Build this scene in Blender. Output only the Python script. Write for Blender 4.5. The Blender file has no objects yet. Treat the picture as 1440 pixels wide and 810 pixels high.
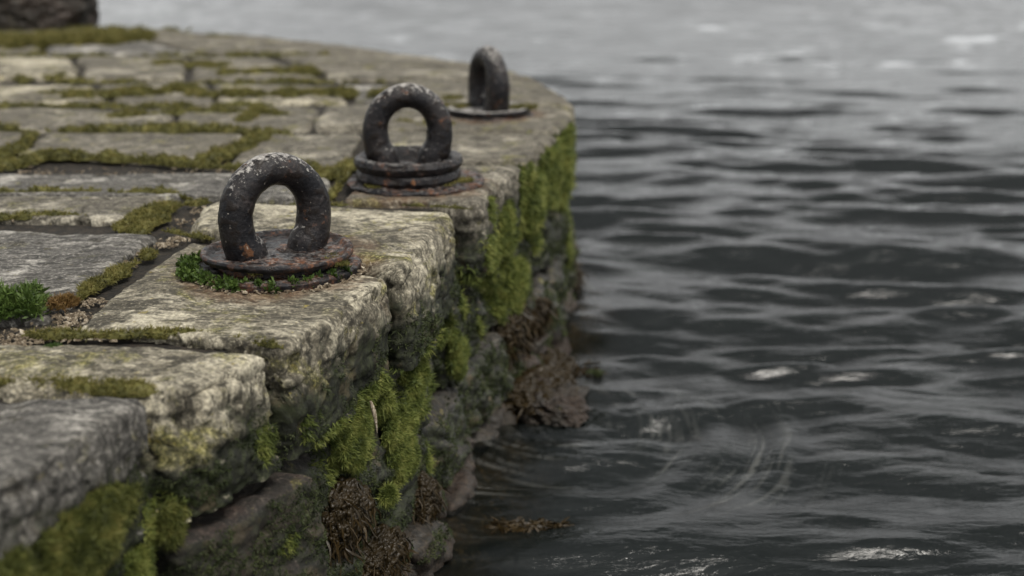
import bpy, math, random
import numpy as np
from mathutils import Vector

# ------------------------------------------------------------------ basics
C = bpy.context.scene.collection
R = math.radians
rng = np.random.default_rng(11)
random.seed(5)
H = .62                       # eye height above the quay top
F = 1680.0
TILT = math.atan(513 / F)
ZW = -.65                     # water level

def ray(x, y):
    u = (x - 720) / F; v = (y - 405) / F
    return np.array([u, math.cos(TILT) - v * math.sin(TILT), -math.sin(TILT) - v * math.cos(TILT)])

def at(x, y, z=0.0):
    d = ray(x, y); k = (z - H) / d[2]
    return (d[0] * k, d[1] * k)

# edge of the quay as a plan polyline
EDGE = np.array([(-.72, .80), (-.494, 1.52), (-.455, 1.50), (-.348, 1.722), (-.217, 2.12), (-.105, 2.62),
                 (.152, 3.632), (.231, 4.224), (.10, 4.95), (-.064, 5.42), (-.62, 6.1), (-1.33, 7.1), (-2.4, 7.6), (-6, 8.6)])

def wall_at(x, y, off=0.0):
    """point of the vertical quay face seen in that direction"""
    d = ray(x, y); best = None
    for i in range(len(EDGE) - 1):
        a, b = EDGE[i], EDGE[i + 1]; t = b - a
        if i == 1: continue
        n = np.array([t[1], -t[0]]); n = n / np.linalg.norm(n)
        a2 = a + n * off; b2 = b + n * off
        den = d[0] * n[0] + d[1] * n[1]
        if abs(den) < 1e-6: continue
        k = a2.dot(n) / den
        if k <= 0: continue
        q = np.array([d[0] * k, d[1] * k]); s = (q - a2).dot(t) / t.dot(t)
        if -.02 <= s <= 1.02 and (best is None or k < best[0]):
            best = (k, np.array([q[0], q[1], H + d[2] * k]), np.array([n[0], n[1], 0]))
    return best[1], best[2]

# ------------------------------------------------------------------ noise
_p = np.random.default_rng(3).permutation(256)
PERM = np.concatenate([_p, _p, _p])
_g = np.random.default_rng(4).normal(size=(256, 3)); GR = (_g / np.linalg.norm(_g, axis=1)[:, None]).astype(np.float32)

def pn(P):
    P = np.asarray(P, dtype=np.float32)
    Fl = np.floor(P); I = Fl.astype(np.int64) & 255; f = P - Fl
    w = f * f * f * (f * (f * 6 - 15) + 10)
    out = 0
    for dx in (0, 1):
        wx = w[:, 0] if dx else 1 - w[:, 0]
        for dy in (0, 1):
            wy = w[:, 1] if dy else 1 - w[:, 1]
            for dz in (0, 1):
                wz = w[:, 2] if dz else 1 - w[:, 2]
                h = PERM[PERM[PERM[(I[:, 0] + dx) & 255] + ((I[:, 1] + dy) & 255)] + ((I[:, 2] + dz) & 255)]
                g = GR[h]
                out = out + wx * wy * wz * (g[:, 0] * (f[:, 0] - dx) + g[:, 1] * (f[:, 1] - dy) + g[:, 2] * (f[:, 2] - dz))
    return out * 1.6

def fbm(P, o=4, g=.5, ridged=False):
    a = 1; s = 0; t = 0
    for i in range(o):
        n = pn(P * (2.03 ** i) + 17.3 * i)
        if ridged: n = 1 - 2 * np.abs(n)
        s = s + a * n; t += a; a *= g
    return s / t

def cells(P, seed=0):
    """random value of the nearest scattered point, and distance margin to the next"""
    P = np.asarray(P, dtype=np.float32); Fl = np.floor(P).astype(np.int64)
    b1 = np.full(len(P), 9.); b2 = np.full(len(P), 9.); val = np.zeros(len(P))
    for i in (-1, 0, 1):
        for j in (-1, 0, 1):
            for k in (-1, 0, 1):
                c = Fl + (i, j, k); a = c & 255
                h = PERM[PERM[PERM[(a[:, 0] + seed) & 255] + a[:, 1]] + a[:, 2]]
                q = c + .5 + GR[h] * .55
                d = ((P - q) ** 2).sum(1)
                m = d < b1
                b2 = np.where(m, b1, np.minimum(b2, d)); val = np.where(m, GR[h, 0], val); b1 = np.where(m, d, b1)
    return val, np.sqrt(b2) - np.sqrt(b1)

def sstep(a, b, x):
    t = np.clip((x - a) / (b - a), 0, 1); return t * t * (3 - 2 * t)

def warp2(xy):
    """slow wobble of the paving joints"""
    xy = np.asarray(xy, dtype=float)
    P = np.column_stack([xy, np.zeros(len(xy))])
    s = np.clip(xy[:, 1] / 2.2, .6, 2)[:, None]
    far = sstep(2.7, 4.0, xy[:, 1]) * sstep(-.05, -.6, xy[:, 0] - .15 + np.clip(xy[:, 1] - 4.8, 0, 9) * .7)
    xy = xy + (far * .085 * pn(P * 1.3 + 60))[:, None] * np.array([.4, 1.])
    return xy + s * .010 * np.column_stack([pn(P * 5 + 3), pn(P * 5 + 40)]) + .004 * np.column_stack([pn(P * 19 + 3), pn(P * 19 + 40)])

# ------------------------------------------------------------------ meshes
def mk(name, V, Q, mat, parent=None, attrs=None, smooth=True, loc=None):
    V = np.asarray(V, dtype=np.float32)
    if loc is None: loc = V.mean(axis=0) if parent is None else np.zeros(3)
    V = V - np.asarray(loc, dtype=np.float32)
    me = bpy.data.meshes.new(name)
    me.vertices.add(len(V)); me.vertices.foreach_set('co', V.ravel())
    groups = Q if isinstance(Q, list) else [Q]
    nl = sum(q.size for q in groups); nf = sum(len(q) for q in groups)
    me.loops.add(nl); me.polygons.add(nf)
    me.loops.foreach_set('vertex_index', np.concatenate([q.ravel() for q in groups]).astype(np.int32))
    st = []; o = 0
    for q in groups:
        st.append(o + np.arange(len(q)) * q.shape[1]); o += q.size
    me.polygons.foreach_set('loop_start', np.concatenate(st).astype(np.int32))
    me.update(calc_edges=True)
    me.polygons.foreach_set('use_smooth', np.full(nf, smooth))
    for k, a in (attrs or {}).items():
        t = me.attributes.new(k, 'FLOAT', 'POINT'); t.data.foreach_set('value', np.asarray(a, dtype=np.float32))
    me.materials.append(mat); me.validate()
    o = bpy.data.objects.new(name, me); C.objects.link(o); o.location = loc
    if parent is not None: o.parent = parent
    return o

def vnorm(V, Q):
    if Q.shape[1] == 4:
        fn = np.cross(V[Q[:, 2]] - V[Q[:, 0]], V[Q[:, 3]] - V[Q[:, 1]])
    else:
        fn = np.cross(V[Q[:, 1]] - V[Q[:, 0]], V[Q[:, 2]] - V[Q[:, 0]])
    N = np.zeros_like(V, dtype=float)
    for c in range(Q.shape[1]):
        for k in range(3): N[:, k] += np.bincount(Q[:, c], weights=fn[:, k], minlength=len(V))
    return N / (np.linalg.norm(N, axis=1)[:, None] + 1e-12)

def tag(o, label=None, cat=None, group=None, kind=None):
    if label: o['label'] = label
    if cat: o['category'] = cat
    if group: o['group'] = group
    if kind: o['kind'] = kind
    return o

def empty(name, loc=(0, 0, 0), rz=0):
    o = bpy.data.objects.new(name, None); C.objects.link(o); o.location = loc; o.rotation_euler = (0, 0, rz); o.empty_display_size = .05
    return o

def box_lattice(h, step, bottom=False):
    """surface lattice of a box (half sizes h); welded; returns points and quads"""
    n = [max(3, int(round(2 * h[i] / step))) for i in range(3)]
    ids = {}
    keys = []; quads = []
    def grid(ax, side):
        a, b = [i for i in range(3) if i != ax]
        A, B = np.meshgrid(np.arange(n[a] + 1), np.arange(n[b] + 1), indexing='ij')
        L = np.zeros(A.shape + (3,), dtype=np.int64); L[..., a] = A; L[..., b] = B; L[..., ax] = n[ax] if side else 0
        K = (L[..., 0] * (n[1] + 1) + L[..., 1]) * (n[2] + 1) + L[..., 2]
        q = np.stack([K[:-1, :-1], K[1:, :-1], K[1:, 1:], K[:-1, 1:]], axis=-1).reshape(-1, 4)
        flip = (side == 0) ^ (ax == 1)
        return q[:, ::-1] if flip else q
    for ax in range(3):
        for side in (0, 1):
            if ax == 2 and side == 0 and not bottom: continue
            quads.append(grid(ax, side))
    Qk = np.concatenate(quads)
    u, inv = np.unique(Qk, return_inverse=True); Q = inv.reshape(-1, 4)
    k = u % (n[2] + 1); j = (u // (n[2] + 1)) % (n[1] + 1); i = u // ((n[2] + 1) * (n[1] + 1))
    P = np.column_stack([(i / n[0] * 2 - 1) * h[0], (j / n[1] * 2 - 1) * h[1], (k / n[2] * 2 - 1) * h[2]])
    return P, Q

def stone(name, quad, z0, z1, mat, parent, step=.006, r=.02, rough=1.0, dome=0.0, seed=0, label=None, bottom=False,
          gap=.006, tilt=(0, 0), chunk=0.0, warp=True):
    """a weathered block on a four-cornered plan (near-left, near-right, far-right, far-left)"""
    q = np.array(quad, dtype=float)
    c = q.mean(axis=0)
    a = (np.linalg.norm(q[1] - q[0]) + np.linalg.norm(q[2] - q[3])) / 4
    b = (np.linalg.norm(q[3] - q[0]) + np.linalg.norm(q[2] - q[1])) / 4
    hz = (z1 - z0) / 2
    h = np.array([a - gap, b - gap, hz])
    P, Q = box_lattice(h, step, bottom)
    sd = seed * 7.31
    rr = r * (1 + .45 * pn(P * 5 + sd))[:, None]
    rr = np.clip(rr, .003, min(h) * .95)
    inner = np.clip(P, -(h - rr), h - rr)
    if True:                                   # leave the foot of the block square
        inner[:, 2] = np.where(P[:, 2] < 0, np.minimum(P[:, 2], (h[2] - rr[:, 0])), inner[:, 2])
    d = P - inner; L = np.linalg.norm(d, axis=1)[:, None]
    P = inner + d / (L + 1e-9) * np.minimum(rr, L + rr * 0 + 1) * (L > 1e-9)
    u = P[:, 0] / a; v = P[:, 1] / b
    top = sstep(-.2, .9, P[:, 2] / hz)
    w = [(1 - u) * (1 - v) / 4, (1 + u) * (1 - v) / 4, (1 + u) * (1 + v) / 4, (1 - u) * (1 + v) / 4]
    xy = sum(w[i][:, None] * q[i] for i in range(4))
    if warp: xy = warp2(xy)
    z = (z0 + z1) / 2 + P[:, 2] + top * (dome * (1 - u ** 2) * (1 - v ** 2) + tilt[0] * u + tilt[1] * v)
    V = np.column_stack([xy, z])
    N = vnorm(V, Q)
    s = V + sd
    W = s + .05 * np.column_stack([pn(s * 3.1), pn(s * 3.1 + 9), pn(s * 3.1 + 21)])
    big = fbm(s * 3.2, 3)
    rid = fbm(W * 8, 4, .55, True)
    med = fbm(W * 22, 3, .55)
    # bedding: thin sheets breaking away, flat-lying
    lam = fbm(W * np.array([7, 7, 46]), 3, .6)
    lay = fbm(W * np.array([9, 26, 9]), 3, .6)
    side = 1 - np.clip(np.abs(N[:, 2]) * 1.4, 0, 1)
    fin = fbm(s * 75, 3, .6) if step < .0075 else 0
    cr = 1 - sstep(0, .035, np.abs(pn(W * 4.3 + 50)))          # thin cracks
    cr = cr * sstep(.05, .4, pn(s * 2.3 + 77))
    D = rough * (.009 * big + (.0045 + .004 * side) * (rid - .35) + (.0042 + .004 * side) * med + .0055 * side * lam + .0030 * (1 - side) * lay + .0013 * fin - .006 * cr)
    if step < .0095:
        cv, ce = cells(W * np.array([13, 13, 19]) + sd); cv2, ce2 = cells(W * np.array([34, 34, 48]) + sd, 9)
        D = D + rough * (side * (.0075 * cv + .0028 * cv2) + (1 - side) * (.0012 * cv + .0007 * cv2)) - .004 * side * sstep(.10, .0, ce)
    if chunk: D = D + chunk * (fbm(W * 5.5, 3, .5, True) - .4)
    # chipped arrises
    ed = sstep(.86, 1.0, np.maximum(np.abs(u), np.abs(v))) * sstep(.3, 1, P[:, 2] / hz)
    D = D - rough * ed * .016 * sstep(.05, .5, pn(W * 9 + 31))
    top_only = np.where(N[:, 2] > .8, .55, 1.0)
    V = V + N * (D * top_only)[:, None]
    cav = np.clip(.5 + 9 * (med * .3 + (rid - .3) * .22 + (fin * .12 if step < .0075 else 0) - cr * .3) * .35, 0, 1)
    o = mk(name, V, Q, mat, parent, {'cav': cav}, loc=(c[0], c[1], (z0 + z1) / 2))
    if label: o['label'] = label
    STONES.append((V, Q, vnorm(V, Q)))
    return o
STONES = []

def lump(center, radii, res=60, amp=.25, freq=2.2, seed=0, oct=5, axes=None, ridged=False):
    """noise-displaced ball built as a welded cube lattice"""
    P, Q = box_lattice(np.ones(3), 2 / res, True)
    P = P / np.linalg.norm(P, axis=1)[:, None]
    n = fbm(P * freq + seed * 5.1, oct, .55, ridged)
    D = 1 + amp * n
    V = P * D[:, None] * np.array(radii)
    if axes is not None: V = V @ np.array(axes)
    return V + np.array(center), Q, n

# ------------------------------------------------------------------ foliage bits
def leaves(P, N, k, L, W, spread=.8, hang=0.0, diamond=False, up=0.0, rs=None, jit=.42):
    """k small blades at every point; returns verts, faces, tone, tip"""
    rs = rs or rng
    n = len(P); P = np.repeat(P, k, 0); N = np.repeat(N, k, 0)
    d = N + spread * rs.normal(size=(n * k, 3)) + np.array([0, 0, up - hang])
    d /= np.linalg.norm(d, axis=1)[:, None]
    s = np.cross(d, rs.normal(size=(n * k, 3))); s /= np.linalg.norm(s, axis=1)[:, None]
    ln = L * (1 + jit * rs.normal(size=n * k))[:, None]
    wd = W * (1 + jit * rs.normal(size=n * k))[:, None]
    tone = np.repeat(rs.random(n), k) * .7 + rs.random(n * k) * .3
    if diamond:
        bend = np.cross(s, d) * ln * .12
        V = np.stack([P, P + d * ln * .5 + s * wd / 2 + bend, P + d * ln, P + d * ln * .5 - s * wd / 2 + bend], axis=1)
        tip = np.tile([0, .6, 1, .6], n * k); m = 4
    else:
        V = np.stack([P - s * wd / 2, P + s * wd / 2, P + d * ln], axis=1)
        tip = np.tile([0, 0, 1.], n * k); m = 3
    Q = np.arange(n * k * m).reshape(-1, m)
    return V.reshape(-1, 3), Q, np.repeat(tone, m), tip

class Pile:
    """collects surfaces and blades that end up in one mesh"""
    def __init__(s): s.V = []; s.Q3 = []; s.Q4 = []; s.t = []; s.p = []; s.n = 0
    def add(s, V, Q, tone, tip):
        V = np.asarray(V); n = len(V)
        s.V.append(V); (s.Q3 if Q.shape[1] == 3 else s.Q4).append(Q + s.n)
        s.t.append(np.broadcast_to(tone, (n,))); s.p.append(np.broadcast_to(tip, (n,))); s.n += n
    def build(s, name, mat, **kw):
        Q = []
        if s.Q4: Q.append(np.concatenate(s.Q4))
        if s.Q3: Q.append(np.concatenate(s.Q3))
        return mk(name, np.concatenate(s.V), Q, mat, attrs={'tone': np.concatenate(s.t), 'tip': np.concatenate(s.p)}, **kw)

def sample(V, Q, n, weight=None, rs=None):
    rs = rs or rng
    A = V[Q]; ar = np.linalg.norm(np.cross(A[:, 2] - A[:, 0], A[:, -1] - A[:, 1]), axis=1)
    if weight is not None: ar = ar * weight
    f = rs.choice(len(Q), n, p=ar / ar.sum())
    a, b = rs.random((2, n, 1))
    A = A[f]
    return (A[:, 0] * (1 - a) + A[:, 1] * a) * (1 - b) + (A[:, 3] * (1 - a) + A[:, 2] * a) * b, f

# ------------------------------------------------------------------ node helper
class NT:
    def __init__(s, name):
        s.m = bpy.data.materials.new(name); s.m.use_nodes = True
        s.t = s.m.node_tree; s.t.nodes.clear()
    def n(s, kind, ins=None, **kw):
        x = s.t.nodes.new(kind)
        for k, v in kw.items(): setattr(x, k, v)
        for k, v in (ins or {}).items(): s.set(x, k, v)
        return x
    def set(s, x, k, v):
        sk = x.inputs[k]
        if isinstance(v, bpy.types.NodeSocket): s.t.links.new(v, sk)
        elif isinstance(v, bpy.types.Node): s.t.links.new(v.outputs[0], sk)
        else:
            if sk.type == 'RGBA' and len(v) == 3: v = (*v, 1)
            sk.default_value = v
    def math(s, op, a, b=0.0, c=None, clamp=False):
        x = s.n('ShaderNodeMath', {0: a, 1: b}, operation=op, use_clamp=clamp)
        if c is not None: s.set(x, 2, c)
        return x.outputs[0]
    def ramp(s, f, a, b, lo=0.0, hi=1.0):
        return s.n('ShaderNodeMapRange', {0: f, 1: a, 2: b, 3: lo, 4: hi}, interpolation_type='SMOOTHSTEP').outputs[0]
    def noise(s, v, scale, detail=4, rough=.55, dist=0.0):
        return s.n('ShaderNodeTexNoise', {'Vector': v, 'Scale': scale, 'Detail': detail, 'Roughness': rough, 'Distortion': dist}).outputs[0]
    def scalev(s, v, k):
        return s.n('ShaderNodeVectorMath', {0: v, 1: k}, operation='MULTIPLY').outputs[0]
    def mix(s, f, a, b, mode='MIX'):
        x = s.n('ShaderNodeMix', data_type='RGBA', blend_type=mode)
        s.set(x, 0, f); s.set(x, 6, a); s.set(x, 7, b)
        return x.outputs[2]
    def attr(s, name): return s.n('ShaderNodeAttribute', attribute_name=name).outputs['Fac']
    def out(s, sh):
        o = s.n('ShaderNodeOutputMaterial'); s.t.links.new(sh if isinstance(sh, bpy.types.NodeSocket) else sh.outputs[0], o.inputs[0])
        return s.m

def stone_mat(name, dark, mid, pale, palef=.5, lichen=.5, algae=1.0, wet=0.0, rs=0.0, red=0.0, stain=None):
    t = NT(name)
    oc = t.n('ShaderNodeTexCoord').outputs['Object']
    rnd = t.n('ShaderNodeObjectInfo').outputs['Random']
    off = t.n('ShaderNodeCombineXYZ', {0: t.math('MULTIPLY', rnd, 13), 1: t.math('MULTIPLY', rnd, 29), 2: rnd}).outputs[0]
    p = t.n('ShaderNodeVectorMath', {0: oc, 1: off}, operation='ADD').outputs[0]
    geo = t.n('ShaderNodeNewGeometry')
    nz = t.n('ShaderNodeSeparateXYZ', {0: geo.outputs['Normal']}).outputs[2]
    wz = t.n('ShaderNodeSeparateXYZ', {0: geo.outputs['Position']}).outputs[2]
    up = t.ramp(nz, .35, .8)
    wn = t.n('ShaderNodeTexNoise', {'Vector': p, 'Scale': 5, 'Detail': 2}).outputs['Color']
    wv = t.n('ShaderNodeVectorMath', {0: wn, 1: (.16, .16, .16)}, operation='MULTIPLY').outputs[0]
    pw = t.n('ShaderNodeVectorMath', {0: p, 1: wv}, operation='ADD').outputs[0]
    s_top = t.noise(t.scalev(pw, (20, 62, 40)), 1.0, 8, .75, .5)
    s_side = t.noise(t.scalev(pw, (66, 66, 15)), 1.0, 8, .75, .6)
    st = t.n('ShaderNodeMix', {0: up, 2: s_side, 3: s_top}, data_type='FLOAT').outputs[0]
    big = t.noise(p, 4.2, 6, .62, .3)
    grain = t.noise(p, 150, 4, .7)
    mott = t.noise(pw, 34, 8, .76)
    cav = t.attr('cav')
    col = t.mix(t.ramp(st, .40, .60), dark, mid)
    col = t.mix(t.math('MULTIPLY', t.ramp(mott, .55, .72), .6), col, tuple(c * .45 for c in mid))
    # pale lichen crust and worn stone
    pf = t.math('MULTIPLY', t.ramp(t.math('ADD', t.math('MULTIPLY', big, .5), t.math('ADD', t.math('MULTIPLY', mott, .28), t.math('MULTIPLY', st, .30))), .60 - .12 * palef, .70 - .1 * palef), .85)
    col = t.mix(pf, col, pale)
    # olive and yellow lichen
    ln = t.noise(pw, 9, 8, .72)
    lf = t.math('MULTIPLY', t.ramp(ln, .60 - .1 * lichen, .72 - .08 * lichen), .75)
    col = t.mix(lf, col, t.mix(t.ramp(grain, .4, .62), (.075, .075, .02), (.21, .19, .05)))
    yf = t.math('MULTIPLY', t.ramp(t.noise(p, 38, 3, .6), .66, .72), .8 * lichen)
    col = t.mix(yf, col, (.30, .24, .05))
    # dirt in the hollows, dark pores
    col = t.mix(t.ramp(cav, .40, .12, 0, .75), col, (.03, .026, .018))
    vo = t.n('ShaderNodeTexVoronoi', {'Vector': pw, 'Scale': 70}).outputs['Distance']
    pores = t.math('MULTIPLY', t.ramp(vo, .22, .12), t.ramp(t.noise(p, 12, 3), .52, .62))
    col = t.mix(t.math('MULTIPLY', pores, .7), col, (.02, .018, .014))
    col = t.mix(t.math('MULTIPLY', t.ramp(grain, .55, .75), .35), col, tuple(min(1, c * 1.5) for c in pale))
    if red: col = t.mix(t.math('MULTIPLY', t.ramp(t.noise(p, 6, 5, .6), .45, .6), red), col, (.065, .034, .024))
    gm = t.ramp(grain, .34, .66, .55, 1.45); gc = t.n('ShaderNodeCombineXYZ', {0: gm, 1: gm, 2: gm}).outputs[0]
    col = t.mix(.85, col, gc, 'MULTIPLY')
    # damp algae belt down the face
    zz = t.math('ADD', wz, t.math('MULTIPLY', t.math('SUBTRACT', t.noise(pw, 9, 6, .65), .5), .26))
    af = t.math('MULTIPLY', t.ramp(zz, -.03, -.12), algae)
    af = t.math('MULTIPLY', af, t.ramp(nz, .75, .45))
    alg = t.mix(t.ramp(t.noise(pw, 60, 5, .7), .42, .66), (.007, .008, .004), (.034, .040, .018))
    alg = t.mix(t.ramp(t.noise(p, 16, 5, .6), .55, .68), alg, (.065, .052, .028))
    col = t.mix(af, col, alg)
    if stain:
        near = None
        for (ax, ay) in stain:
            dd_ = t.n('ShaderNodeVectorMath', {0: geo.outputs['Position'], 1: (ax, ay, 0)}, operation='DISTANCE').outputs['Value']
            near = dd_ if near is None else t.math('MINIMUM', near, dd_)
        near = t.math('ADD', near, t.math('MULTIPLY', t.math('SUBTRACT', t.noise(pw, 14, 5, .6), .5), .22))
        col = t.mix(t.math('MULTIPLY', t.ramp(near, .225, .14), .62), col, t.mix(t.ramp(mott, .4, .6), (.055, .028, .014), (.15, .075, .032)))
    # bump
    hgt = t.math('ADD', t.math('MULTIPLY', st, .9), t.math('ADD', t.math('MULTIPLY', grain, .28), t.math('MULTIPLY', mott, .8)))
    hgt = t.math('SUBTRACT', hgt, t.math('MULTIPLY', pores, .8))
    bmp = t.n('ShaderNodeBump', {'Strength': .85, 'Distance': .0055, 'Height': hgt})
    ro = t.math('SUBTRACT', .88, t.math('MULTIPLY', t.math('MAXIMUM', t.math('MULTIPLY', af, .30), wet), t.ramp(mott, .35, .6)))
    b = t.n('ShaderNodeBsdfPrincipled', {'Base Color': col, 'Roughness': ro, 'Normal': bmp, 'Specular IOR Level': .35 + wet * .4})
    return t.out(b)

M = {}
RXY = [at(392, 378), at(575, 258), at(687, 160)]
M['pale'] = stone_mat('pale_lichened_stone', (.05, .045, .034), (.16, .142, .104), (.47, .43, .33), .72, .85, stain=RXY)
M['grey'] = stone_mat('grey_slate_stone', (.038, .036, .032), (.13, .122, .11), (.40, .38, .34), .55, .25)
M['dull'] = stone_mat('dull_paving_stone', (.052, .046, .036), (.15, .136, .108), (.38, .35, .28), .42, .55, stain=RXY)
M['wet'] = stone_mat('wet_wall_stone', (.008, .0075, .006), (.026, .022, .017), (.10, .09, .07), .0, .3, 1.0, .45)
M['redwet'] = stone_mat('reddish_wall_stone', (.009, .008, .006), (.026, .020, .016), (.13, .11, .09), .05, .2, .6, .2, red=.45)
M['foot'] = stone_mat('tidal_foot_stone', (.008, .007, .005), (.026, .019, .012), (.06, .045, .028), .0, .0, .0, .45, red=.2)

def leaf_mat(name, stops, rough=.6, tr=.25, scale=14):
    t = NT(name)
    tone = t.attr('tone'); tip = t.attr('tip')
    geo = t.n('ShaderNodeNewGeometry').outputs['Position']
    nn = t.noise(geo, scale * 1.6, 6, .72)
    f = t.math('ADD', t.math('MULTIPLY', tone, .40), t.math('ADD', t.math('MULTIPLY', tip, .20), t.math('SUBTRACT', t.math('MULTIPLY', nn, 2.2), .85)), clamp=True)
    r = t.n('ShaderNodeValToRGB', {0: f}); cr = r.color_ramp
    cr.elements[0].position = 0; cr.elements[0].color = (*stops[0], 1)
    cr.elements[1].position = 1; cr.elements[1].color = (*stops[-1], 1)
    for i, s in enumerate(stops[1:-1]):
        e = cr.elements.new((i + 1) / (len(stops) - 1)); e.color = (*s, 1)
    b = t.n('ShaderNodeBsdfPrincipled', {'Base Color': r.outputs[0], 'Roughness': rough, 'Specular IOR Level': .25})
    tl = t.n('ShaderNodeBsdfTranslucent', {'Color': r.outputs[0]})
    return t.out(t.n('ShaderNodeMixShader', {0: tr, 1: b, 2: tl}))
M['moss_olive'] = leaf_mat('olive_moss', [(.03, .030, .010), (.085, .082, .022), (.165, .150, .045), (.26, .215, .08)])
M['moss_green'] = leaf_mat('green_moss', [(.012, .018, .006), (.055, .075, .018), (.14, .165, .038), (.27, .27, .08)])
M['moss_mixed'] = leaf_mat('mixed_olive_green_moss', [(.012, .015, .005), (.045, .055, .014), (.11, .12, .03), (.21, .19, .06)])
M['moss_dark'] = leaf_mat('dark_moss', [(.010, .014, .006), (.025, .035, .014), (.06, .075, .03), (.10, .11, .045)])
M['weed'] = leaf_mat('leafy_green', [(.012, .024, .006), (.035, .06, .014), (.07, .115, .025), (.12, .17, .045)], .45)
M['rusty_moss'] = leaf_mat('rusty_moss', [(.05, .025, .01), (.11, .06, .02), (.17, .10, .035), (.20, .14, .05)])
M['litter'] = leaf_mat('pale_litter', [(.03, .022, .015), (.08, .06, .04), (.20, .16, .11), (.46, .41, .33)], .8, 0, 160)

def kelp_mat():
    t = NT('wet_brown_seaweed')
    tone = t.attr('tone'); geo = t.n('ShaderNodeNewGeometry').outputs['Position']
    nn = t.noise(geo, 60, 4, .6)
    f = t.math('ADD', t.math('MULTIPLY', tone, .6), t.math('SUBTRACT', nn, .3), clamp=True)
    r = t.n('ShaderNodeValToRGB', {0: f}); cr = r.color_ramp
    cr.elements[0].color = (.008, .006, .003, 1); cr.elements[1].color = (.055, .036, .014, 1)
    e = cr.elements.new(.55); e.color = (.024, .016, .006, 1)
    bmp = t.n('ShaderNodeBump', {'Strength': .6, 'Distance': .003, 'Height': nn})
    return t.out(t.n('ShaderNodeBsdfPrincipled', {'Base Color': r.outputs[0], 'Roughness': .42, 'Specular IOR Level': .25, 'Normal': bmp}))
M['kelp'] = kelp_mat()

def soil_mat():
    t = NT('dark_joint_soil')
    p = t.n('ShaderNodeTexCoord').outputs['Object']
    n = t.noise(p, 70, 6, .7)
    col = t.mix(t.ramp(n, .4, .65), (.007, .006, .004), (.032, .024, .016))
    return t.out(t.n('ShaderNodeBsdfPrincipled', {'Base Color': col, 'Roughness': .95, 'Normal': t.n('ShaderNodeBump', {'Strength': 1, 'Distance': .006, 'Height': n})}))
M['soil'] = soil_mat()

def iron_mat(name, rusty=.3, worn=.6):
    t = NT(name)
    oc = t.n('ShaderNodeTexCoord').outputs['Object']
    rnd = t.n('ShaderNodeObjectInfo').outputs['Random']
    p = t.n('ShaderNodeVectorMath', {0: oc, 1: t.n('ShaderNodeCombineXYZ', {0: t.math('MULTIPLY', rnd, 7), 1: t.math('MULTIPLY', rnd, 3)}).outputs[0]}, operation='ADD').outputs[0]
    geo = t.n('ShaderNodeNewGeometry'); nz = t.n('ShaderNodeSeparateXYZ', {0: geo.outputs['Normal']}).outputs[2]
    a = t.noise(p, 45, 8, .72); b = t.noise(p, 14, 6, .65, .5); c = t.noise(p, 160, 4, .7); d = t.noise(p, 85, 5, .75)
    cav = t.attr('cav')
    col = t.mix(t.ramp(b, .35, .65), (.007, .007, .009), (.022, .019, .019))
    col = t.mix(t.math('MULTIPLY', t.ramp(a, .52, .68), .7), col, (.055, .047, .046))
    rf = t.math('MULTIPLY', t.ramp(t.math('ADD', t.math('MULTIPLY', b, .5), t.math('MULTIPLY', a, .5)), .60 - .22 * rusty, .68 - .16 * rusty), .85)
    col = t.mix(rf, col, t.mix(t.ramp(c, .4, .65), (.045, .018, .010), (.19, .072, .026)))
    of = t.math('MULTIPLY', t.ramp(t.noise(p, 30, 4, .6), .64, .72), .9 * rusty + .2)
    col = t.mix(of, col, (.27, .11, .035))
    # chalky flakes where weather reaches: uppermost metal
    wf = t.math('MULTIPLY', t.ramp(t.math('ADD', t.math('MULTIPLY', nz, .24), t.math('MULTIPLY', d, .85)), .66 - .1 * worn, .74 - .1 * worn), worn)
    col = t.mix(wf, col, t.mix(t.ramp(c, .35, .6), (.16, .15, .15), (.46, .44, .41)))
    sp = t.math('MULTIPLY', t.ramp(t.noise(p, 120, 3, .6), .66, .71), .55 * worn)
    col = t.mix(sp, col, (.42, .38, .33))
    col = t.mix(t.ramp(cav, .40, .12, 0, .8), col, (.012, .008, .006))
    h = t.math('ADD', t.math('MULTIPLY', a, .8), t.math('ADD', t.math('MULTIPLY', c, .35), t.math('MULTIPLY', d, .5)))
    h = t.math('ADD', h, t.math('MULTIPLY', wf, .25))
    bmp = t.n('ShaderNodeBump', {'Strength': .9, 'Distance': .0035, 'Height': h})
    ro = t.math('ADD', t.math('MULTIPLY', a, .5), t.math('ADD', .08, t.math('MULTIPLY', t.math('MAXIMUM', rf, wf), .3)), clamp=True)
    return t.out(t.n('ShaderNodeBsdfPrincipled', {'Base Color': col, 'Roughness': ro, 'Metallic': t.math('MULTIPLY', t.math('SUBTRACT', 1, t.math('MAXIMUM', rf, wf), clamp=True), .25), 'Normal': bmp, 'Specular IOR Level': .32}))
M['iron'] = iron_mat('weathered_black_iron', .15, .85)
M['rust'] = iron_mat('rusted_iron_plate', .60, .25)
M['collar'] = iron_mat('rusted_iron_collar', .30, .35)

# ------------------------------------------------------------------ the quay
quay = empty('stone_quay')
tag(quay, 'old stone quay with mossy paving and rounded coping stones dropping into the water', 'quay')

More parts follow.
